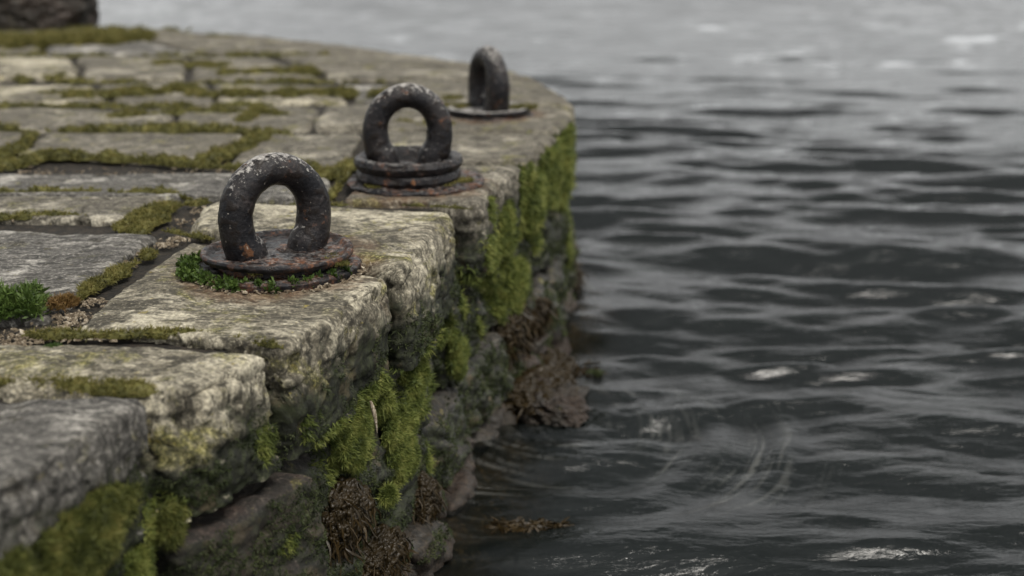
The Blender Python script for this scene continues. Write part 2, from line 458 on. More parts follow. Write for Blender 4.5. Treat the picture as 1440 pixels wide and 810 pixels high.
def pq(*pts): return [at(*p) for p in pts]
CP = [   # coping: pixels of near-left, near-right, far-right, far-left of the top, z0, options
    dict(q=[(-1.25, .80), (-.72, .80), (-.494, 1.518), (-1.25, 1.548)], z0=-.24, m='grey', r=.010, seed=1, rough=.72, step=.0055, label='grey slate coping stone with a broken edge, nearest the camera'),
    dict(q=pq((-230, 536), (264, 556), (402, 489), (-230, 474)), z0=-.195, m='pale', r=.028, seed=2, rough=1.15, step=.005, dome=.006, label='pale coping stone with yellow lichen on its rounded edge'),
    dict(q=pq((92, 463), (406, 484), (553, 391), (262, 335)), z0=-.20, m='pale', r=.014, seed=3, rough=.8, step=.005, label='coping stone under the nearest mooring ring'),
    dict(q=pq((262, 327), (576, 386), (648, 300), (292, 288)), z0=-.20, m='pale', r=.030, seed=4, rough=.9, step=.005, dome=.004, z1=.010, label='pale rounded coping stone streaked down its face'),
    dict(q=pq((478, 282), (668, 286), (738, 231), (500, 229)), z0=-.20, m='dull', r=.026, seed=5, rough=1.0, step=.007),
    dict(q=pq((503, 225), (742, 228), (789, 188), (522, 183)), z0=-.20, m='dull', r=.030, seed=6, rough=1.1, step=.008),
    dict(q=pq((524, 180), (792, 185), (813, 149), (560, 147)), z0=-.21, m='dull', r=.026, seed=7, rough=1.0, step=.010),
    dict(q=pq((560, 145), (813, 147), (764, 112), (560, 111)), z0=-.22, m='dull', r=.03, seed=8, rough=1.0, step=.014),
    dict(q=pq((474, 110), (764, 110), (698, 93), (432, 92)), z0=-.22, m='dull', r=.03, seed=9, rough=1.0, step=.018),
    dict(q=pq((424, 91), (694, 91.5), (575, 75), (384, 75)), z0=-.22, m='dull', r=.03, seed=10, rough=1.0, step=.022),
    dict(q=pq((300, 74), (570, 74.5), (470, 61), (240, 61)), z0=-.22, m='dull', r=.03, seed=11, rough=1.0, step=.025),
    dict(q=pq((240, 60.5), (466, 60.5), (372, 50), (200, 50)), z0=-.22, m='dull', r=.03, seed=12, rough=1.0, step=.03),
    dict(q=pq((-40, 49.5), (368, 49.5), (190, 41), (-40, 41)), z0=-.22, m='dull', r=.03, seed=13, rough=1.0, step=.03),
]
for c in CP:
    stone('coping_stone', c['q'], c['z0'], c.get('z1', 0.0), M[c['m']], quay, step=c['step'], r=c['r'], rough=c['rough'], dome=c.get('dome', 0), seed=c['seed'], label=c.get('label'))
SL = [
    ([(-380, 462), (64, 442), (222, 328), (-380, 308)], 'grey', .005, 21),
    ([(-380, 301), (172, 306), (238, 274), (-380, 272)], 'dull', .006, 22),
    ([(-380, 265), (470, 279), (468, 240), (-380, 246)], 'grey', .006, 23),
    ([(-380, 240), (8, 216), (50, 185), (-380, 184)], 'dull', .008, 24),
    ([(18, 216), (285, 222), (350, 185), (62, 184)], 'dull', .007, 25),
    ([(318, 229), (492, 234), (515, 186), (384, 185)], 'dull', .008, 26),
]
for q, m, st, sd in SL:
    stone('paving_slab', pq(*q), -.06, -.002, M[m], quay, step=st, r=.012, rough=.8, seed=sd)
rows = [(181, 148.5, 518, 556), (145.5, 113, 556, 556), (110, 77, 462, 376), (75, 51, 290, 196), (49.5, 41, -44, -44)]
sd = 30
for ri, (y0, y1, xa, xb) in enumerate(rows):
    x = -700; k = 0
    while x < xa - 40:
        w = random.uniform(170, 390) * (1, .9, .8, .7, .7)[ri]
        if xa - (x + w) < 70: w = xa - x
        g = 2.0
        xr0, xr1 = x + w - g, (x + w - g) if x + w < xa else xb
        if xr0 > -560:
            stone('paving_slab', pq((x + random.uniform(0, 5), y0 - random.uniform(0, 4) * (1 - ri * .2)), (xr0 - random.uniform(0, 6), y0 - random.uniform(0, 3) * (1 - ri * .2)), (xr1, y1 + 1.2 + random.uniform(0, 3) * (1 - ri * .2)), (x + 2, y1 + 1.4)), -.07, random.uniform(-.008, .004),
                  M[random.choice(['dull', 'dull', 'grey', 'pale'])], quay, step=.010 + .005 * ri, r=.022, rough=1.5, seed=sd)
        sd += 1; x += w; k += 1

# fill between the stones and the hearting of the wall
inner = np.array([EDGE[i] for i in range(len(EDGE)) if i != 2])
nrm = []
for i in range(len(inner)):
    a = inner[max(0, i - 1)]; b = inner[min(len(inner) - 1, i + 1)]; d = b - a; nrm.append(np.array([d[1], -d[0]]) / np.linalg.norm(d))
nrm = np.array(nrm)
core = inner - nrm * .10
poly = np.vstack([core, [(-9, 8.6), (-9, .3), (-.9, .3)]])
n = len(poly)
V = np.vstack([np.column_stack([poly, np.full(n, -.020)]), np.column_stack([poly, np.full(n, -1.6)])])
import bmesh
bm = bmesh.new()
vs = [bm.verts.new(v) for v in V]
bm.faces.new(vs[:n])
for i in range(n): bm.faces.new([vs[i], vs[i + n], vs[(i + 1) % n + n], vs[(i + 1) % n]])
bmesh.ops.recalc_face_normals(bm, faces=bm.faces)
me = bpy.data.meshes.new('joint_fill'); bm.to_mesh(me); bm.free(); me.materials.append(M['soil'])
o = bpy.data.objects.new('joint_fill', me); C.objects.link(o); o.parent = quay

# lower courses
seg = inner
cum = np.concatenate([[0], np.cumsum(np.linalg.norm(np.diff(seg, axis=0), axis=1))])
def along(s, off):
    s = min(max(s, 0), cum[-1] - 1e-4)
    i = int(np.searchsorted(cum, s, side='right') - 1); i = min(i, len(seg) - 2)
    t = (s - cum[i]) / (cum[i + 1] - cum[i]); p = seg[i] * (1 - t) + seg[i + 1] * t
    a = nrm[i] * (1 - t) + nrm[i + 1] * t; a = a / np.linalg.norm(a)
    return p + a * off, a
def s_of(P):
    best = (9e9, 0)
    for i in range(len(seg) - 1):
        t = seg[i + 1] - seg[i]; u = np.clip((P[:2] - seg[i]).dot(t) / t.dot(t), 0, 1)
        d = np.linalg.norm(seg[i] + t * u - P[:2])
        if d < best[0]: best = (d, cum[i] + u * math.sqrt(t.dot(t)))
    return best[1]
s_block0, s_block1 = s_of(wall_at(232, 790)[0]), s_of(wall_at(432, 730)[0])
def wall_stone(s0, s1, z0, z1, off, m, sd, step, r=.025, chunk=.02, label=None, name='wall_stone', depth=.22, rough=1.4):
    g = .006
    a, b = along(s0 + g, off)[0], along(s1 - g, off)[0]
    c, d = along(s1 - g, off - depth)[0], along(s0 + g, off - depth)[0]
    # plan order near-left, near-right, far-right, far-left
    return stone(name, [d, a, b, c], z0, z1, m, quay, step=step, r=r, rough=rough, seed=sd, chunk=chunk, label=label, gap=.002, warp=False)
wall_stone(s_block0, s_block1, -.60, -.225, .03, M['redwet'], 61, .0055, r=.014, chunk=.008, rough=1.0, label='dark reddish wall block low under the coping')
sd = 70
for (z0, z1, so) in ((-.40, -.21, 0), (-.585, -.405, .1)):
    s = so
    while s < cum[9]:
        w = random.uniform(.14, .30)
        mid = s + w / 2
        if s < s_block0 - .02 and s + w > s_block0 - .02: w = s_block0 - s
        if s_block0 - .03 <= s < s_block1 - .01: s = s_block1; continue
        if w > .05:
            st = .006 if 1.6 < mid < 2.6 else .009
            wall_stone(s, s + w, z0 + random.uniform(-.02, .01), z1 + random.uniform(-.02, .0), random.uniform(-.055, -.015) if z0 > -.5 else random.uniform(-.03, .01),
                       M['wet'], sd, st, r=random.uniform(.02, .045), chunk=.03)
        sd += 1; s += w
# rough foot of the wall, awash
s = .2
while s < cum[9]:
    w = random.uniform(.09, .2)
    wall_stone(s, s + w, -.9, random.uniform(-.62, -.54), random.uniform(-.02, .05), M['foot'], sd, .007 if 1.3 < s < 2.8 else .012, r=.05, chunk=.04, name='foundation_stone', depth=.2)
    sd += 1; s += w

# ------------------------------------------------------------------ mooring rings
def tube(cl, rad, ns, closed=False):
    cl = np.asarray(cl); n = len(cl)
    T = np.gradient(cl, axis=0); T /= np.linalg.norm(T, axis=1)[:, None]
    B = np.array([0, 1., 0]); Nn = np.cross(np.broadcast_to(B, T.shape), T)
    th = np.arange(ns) * 2 * math.pi / ns
    V = cl[:, None] + rad[:, None, None] * (np.cos(th)[None, :, None] * Nn[:, None] + np.sin(th)[None, :, None] * B)
    idx = np.arange(n * ns).reshape(n, ns)
    Q = np.stack([idx[:-1], idx[1:], np.roll(idx, -1, 1)[1:], np.roll(idx, -1, 1)[:-1]], axis=-1).reshape(-1, 4)
    return V.reshape(-1, 3), Q

def lathe(prof, ns=160, cx=0, cy=0, squash=(1, 1)):
    prof = np.array(prof, dtype=float)
    # resample the profile densely
    d = np.concatenate([[0], np.cumsum(np.linalg.norm(np.diff(prof, axis=0), axis=1))])
    m = max(12, int(d[-1] / .0022)); t = np.linspace(0, d[-1], m)
    r = np.interp(t, d, prof[:, 0]); z = np.interp(t, d, prof[:, 1])
    th = np.arange(ns) * 2 * math.pi / ns
    V = np.stack([r[:, None] * np.cos(th) * squash[0] + cx, r[:, None] * np.sin(th) * squash[1] + cy, np.repeat(z[:, None], ns, 1)], axis=-1)
    idx = np.arange(m * ns).reshape(m, ns)
    Q = np.stack([idx[:-1], idx[1:], np.roll(idx, -1, 1)[1:], np.roll(idx, -1, 1)[:-1]], axis=-1).reshape(-1, 4)
    return V.reshape(-1, 3), Q

def corrode(V, Q, k, seed, flake=1.0):
    N = vnorm(V, Q); s = V + seed
    a = fbm(s * 9, 3); b = fbm(s * 40, 4, .6); c = fbm(s * 110, 3, .6)
    pit = sstep(.12, .45, pn(s * 55 + 8)) * flake
    D = k * (.0022 * a + .0011 * b + .0008 * c - .0013 * pit)
    return V + N * D[:, None], np.clip(.55 + .9 * b * .5 + .4 * c - .45 * pit, 0, 1)

def mooring(px, py, turn, label, kind, hw=.079, hh=.086, zc=.068, tr=.0315, top=.0):
    if kind == 'far': hw, hh, zc, tr = .084, .096, .074, .038
    x, y = at(px, py)
    t = empty('mooring_ring', (x, y, 0), turn)
    tag(t, label, 'mooring ring', 'iron mooring rings along the quay edge')
    a = np.radians(np.linspace(-46, 226, 200))
    cl = np.column_stack([hw * np.cos(a) * (1 + .24 * np.clip(-np.sin(a), 0, 1) ** 2), 0 * a, zc + hh * np.sin(a)])
    rad = tr * (1 - .09 * np.exp(-((a - math.pi / 2) / .8) ** 2) + .03 * np.sin(3 * a + px) + .12 * sstep(-.3, -.75, np.sin(a)))
    dn = np.linspace(.002, .045, 16)
    foot0 = np.column_stack([cl[0, 0] - dn * .25, 0 * dn, cl[0, 2] - dn])[::-1]; foot1 = np.column_stack([cl[-1, 0] + dn * .25, 0 * dn, cl[-1, 2] - dn])
    cl = np.vstack([foot0, cl, foot1]); rad = np.concatenate([np.full(16, rad[0]), rad, np.full(16, rad[-1])])
    base = {'near': .036, 'drum': .064, 'far': .022}[kind]
    cl[:, 2] += base
    V, Q = tube(cl, rad, 64)
    V, cav = corrode(V, Q, .62, px * .01)
    mk('ring', V, Q, M['iron'], t, {'cav': cav})
    if kind == 'near':
        V, Q = lathe([(0, .036), (.090, .034), (.122, .033), (.130, .041), (.138, .042), (.141, .036), (.138, .028), (.120, .024), (.0, .024)])
        V, cav = corrode(V, Q, 1.2, 3.3); V[:, 2] += .0025 * np.sin(np.arctan2(V[:, 1], V[:, 0]) * 2 + .5)
        mk('upper_plate', V, Q, M['rust'], t, {'cav': cav})
        V, Q = lathe([(0, .026), (.110, .026), (.112, .014), (.146, .015), (.153, .011), (.153, -.004), (.14, -.012), (0, -.012)])
        V, cav = corrode(V, Q, 1.6, 5.3)
        mk('base_plate', V, Q, M['rust'], t, {'cav': cav})
    elif kind == 'drum':
        V, Q = lathe([(.0, .046), (.098, .046), (.108, .066), (.120, .074), (.131, .070), (.136, .058), (.131, .045), (.124, .040), (.128, .034), (.131, .022), (.124, .010), (0, .008)])
        V, cav = corrode(V, Q, 1.5, 1.3)
        mk('collar', V, Q, M['collar'], t, {'cav': cav})
        V, Q = lathe([(0, .012), (.14, .012), (.160, .012), (.168, .006), (.166, -.004), (.15, -.012), (0, -.012)], cx=.018, squash=(1.02, .95))
        V, cav = corrode(V, Q, 2.4, 8.3); V[:, 2] += .004 * pn(V * 18)
        mk('base_plate', V, Q, M['rust'], t, {'cav': cav})
    else:
        V, Q = lathe([(0, .020), (.11, .020), (.128, .026), (.140, .024), (.142, .014), (.130, .006), (0, .004)], 120)
        V, cav = corrode(V, Q, 1.2, 2.3)
        mk('upper_plate', V, Q, M['iron'], t, {'cav': cav})
        V, Q = lathe([(0, .004), (.14, .005), (.150, .0), (.150, -.010), (0, -.012)], 120, cx=.01)
        V, cav = corrode(V, Q, 1.6, 7.3)
        mk('base_plate', V, Q, M['rust'], t, {'cav': cav})
    return t
RG = [(392, 378, R(37), 'nearest mooring ring, chalky on top, its rusty double plate ringed by weeds', 'near'),
      (575, 258, R(8), 'middle iron mooring ring rising from a thick ribbed rusty collar', 'drum'),
      (687, 160, R(-66), 'farthest iron mooring ring, turned nearly edge on near the quay corner', 'far')]
for r_ in RG: mooring(*r_)

# ------------------------------------------------------------------ moss in the joints (uncountable)
def strip(pts, w, h, pile, cover=.25, seed=0, dens=1.0, px=True, zb=-.012, L=.0065, tufts=True, bl=4):
    w *= .74; h *= .60; zb += .003
    P = np.array([at(*p) for p in pts] if px else pts, dtype=float)
    d = np.concatenate([[0], np.cumsum(np.linalg.norm(np.diff(P, axis=0), axis=1))])
    dist = P[:, 1].mean()
    st = .004 * max(1, dist / 2.2)
    m = max(8, int(d[-1] / st)); s = np.linspace(0, d[-1], m)
    X = np.column_stack([np.interp(s, d, P[:, 0]), np.interp(s, d, P[:, 1])])
    T = np.gradient(X, axis=0); T /= np.linalg.norm(T, axis=1)[:, None]; Nn = np.column_stack([-T[:, 1], T[:, 0]])
    sp = np.column_stack([X * 9, np.full(m, seed * 3.7)])
    wid = w * np.clip(.62 + 1.3 * pn(sp) + .8 * pn(sp * 3.1) + .4 * pn(sp * 8) - cover, 0, 1.8) * sstep(0, .05, s) * sstep(0, .05, d[-1] - s)
    side = w * .35 * pn(sp * 1.7 + 9)
    nt = 13; tt = np.linspace(-1, 1, nt)
    G = X[:, None] + Nn[:, None] * (side[:, None] + wid[:, None] * tt[None] * .5)[..., None]
    G2 = warp2(G.reshape(-1, 2))
    hp = np.column_stack([G2 * 30, np.zeros(len(G2))])
    ht = (h * np.sqrt(np.clip(1 - tt ** 4, 0, 1))[None] * np.sqrt(np.clip(wid / w, 0, 1.3))[:, None]).ravel()
    V = np.column_stack([G2, zb + ht * (1 + .7 * fbm(hp, 3)) + .002 * pn(hp * 4)])
    idx = np.arange(m * nt).reshape(m, nt)
    Q = np.stack([idx[:-1, :-1], idx[1:, :-1], idx[1:, 1:], idx[:-1, 1:]], axis=-1).reshape(-1, 4)
    if vnorm(V, Q)[:, 2].mean() < 0: Q = Q[:, ::-1]
    keep = (wid[:-1] > w * .05)[:, None].repeat(nt - 1, 1).ravel(); Q = Q[keep]
    if len(Q) == 0: return
    pile.add(V, Q, .25, 0)
    area = (wid.mean() * d[-1]) * 1e4
    n = int(area * 9 * dens / max(1, (dist / 2.2)) ** 2)
    if n < 5: return
    Pp, f = sample(V, Q, n)
    N = vnorm(V, Q)[Q[f, 0]]
    k = max(1, dist / 2.4)
    Vl, Ql, to, ti = leaves(Pp, N, bl, L * k, L * .26 * k, .75, up=.35)
    pile.add(Vl, Ql, to, ti)

jm = Pile()
strip([(-120, 540), (0, 537), (90, 537), (180, 542), (232, 548)], .026, .020, jm, -.45, 1, 1.4)
strip([(20, 468), (100, 467), (250, 465), (330, 471), (400, 484)], .022, .016, jm, -.35, 2, 1.4)
strip([(100, 425), (140, 395), (190, 364), (222, 348)], .030, .020, jm, -.45, 3, 1.3)
strip([(225, 318), (258, 327), (308, 332)], .016, .014, jm, -.1, 4, 1.2)
strip([(-80, 305), (0, 304), (70, 302), (132, 301)], .030, .020, jm, -.4, 5)
strip([(-80, 269), (0, 268), (120, 268), (235, 270), (270, 276)], .032, .022, jm, -.35, 6)
strip([(168, 324), (195, 306), (225, 292), (262, 283), (300, 280)], .055, .026, jm, -.55, 7, 1.2)
strip([(180, 330), (215, 312), (240, 300)], .045, .024, jm, -.5, 27, 1.2)
strip([(-80, 252), (0, 236), (60, 219), (140, 220), (230, 224), (300, 232), (360, 237), (470, 238)], .045, .032, jm, -.6, 8)
strip([(440, 250), (480, 240), (500, 226)], .05, .030, jm, -.5, 9)
strip([(285, 228), (320, 216), (350, 204), (385, 188)], .06, .035, jm, -.6, 10)
strip([(-80, 184), (60, 181), (200, 181), (320, 183), (420, 186)], .05, .032, jm, -.4, 11)
strip([(460, 280), (474, 262), (490, 236)], .03, .02, jm, 0, 12)
strip([(268, 286), (400, 285), (560, 284), (664, 290)], .014, .012, jm, .15, 28)
strip([(0, 225), (20, 205), (55, 184)], .05, .03, jm, -.4, 29)
k = 40
for (y0, y1, xa, xb) in rows:
    for yy in (y1 + .3,):
        for j in range(2):
            x0 = random.uniform(-200, 60) + j * 260; x1 = min(xa + 60, x0 + random.uniform(220, 420))
            strip([(x0 + (x1 - x0) * q, yy + random.uniform(-1, 1)) for q in np.linspace(0, 1, 6)], .030 + .0003 * max(0, 180 - y0), .022, jm, -.15, k); k += 1
strip([(250, 133), (350, 131), (430, 131), (520, 134), (560, 137)], .18, .03, jm, -.2, 90, 1.0)
strip([(80, 137), (160, 133), (290, 121)], .12, .035, jm, -.3, 91)
strip([(300, 103), (380, 101), (450, 100)], .16, .03, jm, -.3, 92)
strip([(20, 112), (100, 106)], .18, .03, jm, -.2, 93)
strip([(150, 160), (260, 157), (400, 161)], .07, .02, jm, -.2, 101)
strip([(60, 128), (170, 130), (300, 126)], .11, .02, jm, -.2, 102)
strip([(200, 88), (330, 92)], .2, .02, jm, -.2, 103)
strip([(330, 172), (345, 158), (352, 150)], .05, .02, jm, -.3, 104)
strip([(560, 168), (600, 178), (640, 172)], .10, .016, jm, -.2, 96)
strip([(610, 137), (650, 140)], .12, .02, jm, -.4, 97)
strip([(-100, 62), (60, 60), (200, 57)], .35, .04, jm, -.5, 94, 1.0, L=.012)
strip([(0, 60), (230, 52)], .3, .04, jm, -.5, 95, 1.0, L=.012)
tag(jm.build('moss', M['moss_olive']), kind='stuff')

# moss film and hanging strands on the damp wall faces (uncountable)
blobs = [  # pixel on the wall, radius m, strength
    (796, 215, .16, 1.3), (780, 240, .13, 1.1), (745, 285, .12, 1.0), (735, 250, .06, .8), (800, 330, .12, .8), (715, 330, .10, .8), (700, 380, .10, .9), (720, 400, .10, 1.0),
    (655, 350, .05, .7), (662, 400, .07, .8), (650, 440, .06, .8), (640, 480, .05, 1.0), (655, 510, .05, 1.0), (590, 520, .06, 1.0), (560, 560, .07, 1.0), (520, 600, .08, 1.1),
    (580, 610, .06, 1.1), (500, 640, .07, 1.0), (450, 640, .05, .7), (430, 600, .05, .5), (380, 630, .05, .5), (225, 740, .05, .9), (400, 760, .04, .5), (690, 450, .06, .9), (610, 500, .06, 1.0), (620, 540, .05, .8), (600, 570, .05, .9), (670, 420, .06, .9), (540, 560, .06, .9), (470, 620, .06, .8), (610, 640, .05, .7), (690, 300, .06, .6), (680, 350, .05, .8), (760, 330, .07, .9)]
BW = [(wall_at(a, b)[0], c, d) for a, b, c, d in blobs]
wm = Pile(); wd = Pile()
for (V, Q, N) in STONES:
    fc = V[Q].mean(axis=1); fn = N[Q[:, 0]]
    sel = (fn[:, 2] < .75) & (fc[:, 1] < 4.6) & (fc[:, 1] > .9) & (fc[:, 2] < -.015) & (fc[:, 2] > -.62)
    if not sel.any(): continue
    q = Q[sel]; c = fc[sel]; nn = fn[sel]
    g = np.zeros(len(c))
    for p, r, s in BW: g = np.maximum(g, s * np.exp(-((c - p) ** 2).sum(1) / (r * r)))
    nz = fbm(c * 12, 3)
    w = sstep(.34, .66, g + .36 * nz)
    A = V[q]; area = np.linalg.norm(np.cross(A[:, 2] - A[:, 0], A[:, 3] - A[:, 1]), axis=1) / 2
    dist = np.clip(c[:, 1].mean() / 2.2, .8, 3)
    n = int((area * w).sum() * 1e4 * 12 / dist ** 2)
    if n > 10:
        P, f = sample(V, q, n, w)
        Vl, Ql, to, ti = leaves(P, nn[f] * .8, 4, .011 * dist, .0024 * dist, .55, hang=.55)
        wm.add(Vl, Ql, to, ti)
    # dark short film elsewhere on the undersides and low faces
    w2 = sstep(.10, .35, nz + .25 * sstep(-.08, -.2, c[:, 2])) * sstep(-.06, -.13, c[:, 2]) * (1 - w)
    n = int((area * w2).sum() * 1e4 * 5 / dist ** 2)
    if n > 10:
        P, f = sample(V, q, n, w2)
        Vl, Ql, to, ti = leaves(P, nn[f], 4, .0055 * dist, .0018 * dist, .8)
        wd.add(Vl, Ql, to, ti)
tag(wm.build('hanging_moss', M['moss_green']), kind='stuff')
tag(wd.build('dark_wall_moss', M['moss_dark']), kind='stuff')

def cushion(px, py, rx, rz, ry, mat, label, n, off=-.02, seed=0, L=.009, hang=.35, dz=0, amp=.35):
    p, nn = wall_at(px, py, off)
    p = p + np.array([0, 0, dz])
    tx = np.array([-nn[1], nn[0], 0])
    rs = np.random.default_rng(seed + 900)
    pl = Pile(); m = 11
    for j in range(m):
        if j == 0: c_, sc_ = p, .62
        else:
            an = j * 2.4 + rs.normal() * .5; rr = math.sqrt(j / m) * rs.uniform(.6, 1.0)
            c_ = p + tx * rx * rr * math.cos(an) + np.array([0, 0, 1.]) * rz * rr * math.sin(an) + nn * rs.normal() * .2 * ry * (1 - rr)
            sc_ = rs.uniform(.22, .5)
        V, Q, nz = lump(c_, (rx * sc_, ry * (.75 if j == 0 else .6) * rs.uniform(.7, 1.2), rz * sc_ * rs.uniform(.8, 1.3)), 26, amp, 1.8, seed * 11 + j, 4, axes=[tx, nn, (0, 0, 1)])
        N = vnorm(V, Q)
        if ((V - c_) * N).sum() < 0: Q = Q[:, ::-1]; N = -N
        pl.add(V, Q, .1 + .3 * rs.random(), 0)
        P, f = sample(V, Q, int(n * 2.2 * (.35 if j == 0 else .065)))
        Nf = N[Q[f, 0]]
        ok = (Nf @ nn) > -.3; P = P[ok]; Nf = Nf[ok]
        pl.add(*leaves(P, Nf, 5, L, L * .22, .6, hang=hang))
    o = pl.build('moss_cushion', mat, loc=p)
    return tag(o, label, 'moss', 'moss cushions on the quay wall')
cushion(560, 628, .095, .085, .028, M['moss_green'], 'largest bright green moss cushion, low on the wall just above the waterline rubble', 11000, seed=1, amp=.6)
cushion(495, 605, .07, .075, .026, M['moss_green'], 'dark green moss cushion left of the largest one, tucked under the coping', 7000, seed=2, amp=.6)
cushion(580, 540, .06, .045, .026, M['moss_green'], 'green moss cushion directly above the largest one, in the recess under the coping', 5500, seed=3, amp=.6)
cushion(642, 500, .05, .06, .022, M['moss_green'], 'narrow hanging moss cushion below the rounded streaked coping stone', 5000, seed=4, hang=.8, amp=.6)
cushion(545, 697, .018, .016, .015, M['moss_green'], 'smallest green moss tuft, alone on the brown rubble by the water', 900, seed=5, off=.03)
cushion(722, 400, .09, .07, .032, M['moss_green'], 'soft green moss cushion halfway down the wall beyond the middle ring', 4500, seed=6, L=.014, hang=.8, amp=.6)
cushion(748, 290, .085, .09, .024, M['moss_green'], 'blurred green moss cushion on the coping face right of the middle ring', 4000, seed=7, L=.016, hang=.8, amp=.6)
cushion(786, 245, .08, .10, .028, M['moss_green'], 'yellow-green moss sheet hanging from the top edge near the quay corner', 4500, seed=8, L=.02, hang=.9, amp=.6)
cushion(90, 790, .15, .065, .035, M['moss_mixed'], 'large olive moss mass low on the face of the nearest coping stone', 18000, seed=9, off=-.005, amp=.75)
cushion(185, 805, .04, .035, .025, M['moss_green'], 'ochre green moss lump at the lower right corner of the nearest coping stone', 3000, seed=10, off=-.01, amp=.7)
cushion(240, 735, .020, .030, .012, M['moss_mixed'], 'small moss lump in the cleft beside the nearest coping stone', 1800, seed=11, off=-.03, amp=.7)

# ------------------------------------------------------------------ small plants, litter
def plant(name, spots, mat, label, cat, n, L, W, rad, h, diamond=True, group=None):
    pl = Pile()
    for (x, y, r) in spots:
        k = int(n * r / rad)
        ang = rng.random(k) * 6.283; rr = rad * (r / rad) * np.sqrt(rng.random(k))
        P = np.column_stack([x + rr * np.cos(ang), y + rr * np.sin(ang), h * np.sqrt(np.clip(1 - (rr / r) ** 2, 0, 1)) * rng.random(k) + .001])
        N = np.column_stack([np.cos(ang) * .4, np.sin(ang) * .4, np.ones(k)])
        pl.add(*leaves(P, N, 4, L, W, .8, diamond=diamond))
    o = pl.build(name, mat); o.location = o.location
    return tag(o, label, cat, group)
rx, ry = at(392, 378)
def arc(a0, a1, r, k, rr): return [(rx + r * math.cos(a), ry + r * math.sin(a), rr) for a in np.radians(np.linspace(a0, a1, k))]
plant('leafy_weed', [(x_ + random.uniform(-.006, .006), y_ + random.uniform(-.008, .006), r_ * random.uniform(.5, 1.3)) for (x_, y_, r_) in arc(150, 250, .148, 11, .014) + arc(160, 205, .165, 6, .020) + arc(245, 335, .146, 9, .009)], M['weed'], 'small green leafy weed creeping round the left rim of the nearest ring plate', 'weed', 70, .0075, .005, .016, .020)
x, y = at(22, 438)
plant('leafy_weed', [(x, y, .03), (x - .05, y + .02, .04), (x + .03, y - .015, .02), (x - .02, y - .03, .025), (x + .015, y + .03, .022), (x - .07, y - .01, .03)], M['weed'], 'dark green leafy weed in the wide paving joint at the left edge', 'weed', 330, .012, .0032, .04, .038)
x, y = at(86, 432)
plant('moss_clump', [(x, y, .022), (x + .01, y + .01, .015)], M['rusty_moss'], 'small rust brown moss clump among pale litter in the paving joint', 'moss', 420, .007, .002, .022, .018, False)
x, y = at(75, 490)
plant('moss_clump', [(x, y, .012)], M['weed'], 'tiny bright green moss spot alone on the pale lichened coping stone', 'moss', 160, .004, .002, .012, .004, False)
# moss and dirt lying on the ring plates
pl = Pile()
for (a, b, r) in [(465, 362, .022), (440, 352, .02), (480, 372, .016), (360, 385, .014)]:
    x, y = at(a, b, .026); k = 200
    an = rng.random(k) * 6.28; q = r * np.sqrt(rng.random(k))
    pl.add(*leaves(np.column_stack([x + q * np.cos(an), y + q * np.sin(an), np.full(k, .0275)]), np.tile([0, 0, 1.], (k, 1)), 4, .0045, .0016, .9))
for (a, b, r) in [(620, 258, .04), (650, 254, .03), (530, 262, .03)]:
    x, y = at(a, b, .012); k = 260
    an = rng.random(k) * 6.28; q = r * np.sqrt(rng.random(k))
    pl.add(*leaves(np.column_stack([x + q * np.cos(an), y + q * np.sin(an), np.full(k, .013)]), np.tile([0, 0, 1.], (k, 1)), 4, .006, .002, .9))
for (a, b, r) in [(640, 150, .05), (735, 152, .05), (690, 140, .06)]:
    x, y = at(a, b, .02); k = 260
    an = rng.random(k) * 6.28; q = r * np.sqrt(rng.random(k))
    pl.add(*leaves(np.column_stack([x + q * np.cos(an), y + q * np.sin(an), np.full(k, .021)]), np.tile([0, 0, 1.], (k, 1)), 4, .012, .003, .9))
tag(pl.build('plate_moss', M['moss_olive']), kind='stuff')

def shards(spots, name, mat, size=.006):
    pl = Pile()
    for (x, y, rx_, ry_, n, z) in spots:
        P = np.column_stack([x + rx_ * rng.normal(size=n), y + ry_ * rng.normal(size=n), z + .003 * rng.random(n)])
        for i in range(n):
            a = rng.random() * 3.14; l = size * rng.uniform(.3, 1.0) ** 1.5 * 2.1; w = l * rng.uniform(.3, .7); t = l * .22
            ca, sa = math.cos(a), math.sin(a)
            base = np.array([(-l, -w * .4, 0), (l * .3, -w, 0), (l, w * .3, 0), (-l * .3, w, 0)]) * .5
            base = base * rng.uniform(.7, 1.2, (4, 1))
            tl = rng.normal() * .35
            b3 = np.column_stack([base[:, 0] * ca - base[:, 1] * sa, base[:, 0] * sa + base[:, 1] * ca, base[:, 0] * tl])
            V = np.vstack([b3 + P[i], b3 * .85 + P[i] + [0, 0, t]])
            Q = np.array([(4, 5, 6, 7), (0, 1, 5, 4), (1, 2, 6, 5), (2, 3, 7, 6), (3, 0, 4, 7)])
            pl.add(V, Q, rng.random(), rng.random())
    return tag(pl.build(name, mat, smooth=False), kind='stuff')
sp = []
for (a, b, n, r) in [(60, 244, 60, .05), (140, 245, 60, .05), (230, 246, 50, .05), (320, 244, 50, .05), (30, 301, 30, .03), (190, 303, 40, .02), (205, 318, 40, .015), (260, 312, 40, .02), (280, 296, 30, .02), (170, 372, 50, .015), (200, 356, 50, .012), (20, 478, 130, .03), (60, 472, 90, .025), (100, 445, 90, .016), (130, 425, 60, .012), (8, 490, 60, .02), (110, 455, 60, .02), (230, 345, 60, .012), (165, 308, 40, .012), (250, 336, 40, .012), (120, 474, 30, .02), (150, 472, 20, .015)]:
    x, y = at(a, b, -.01); sp.append((x, y, r, r * .8, n, -.012))
for a in np.radians(np.linspace(200, 380, 26)):
    sp.append((rx + .158 * math.cos(a), ry + .158 * math.sin(a), .008, .006, 6, .0))
shards(sp, 'gravel_litter', M['litter'], .0075)

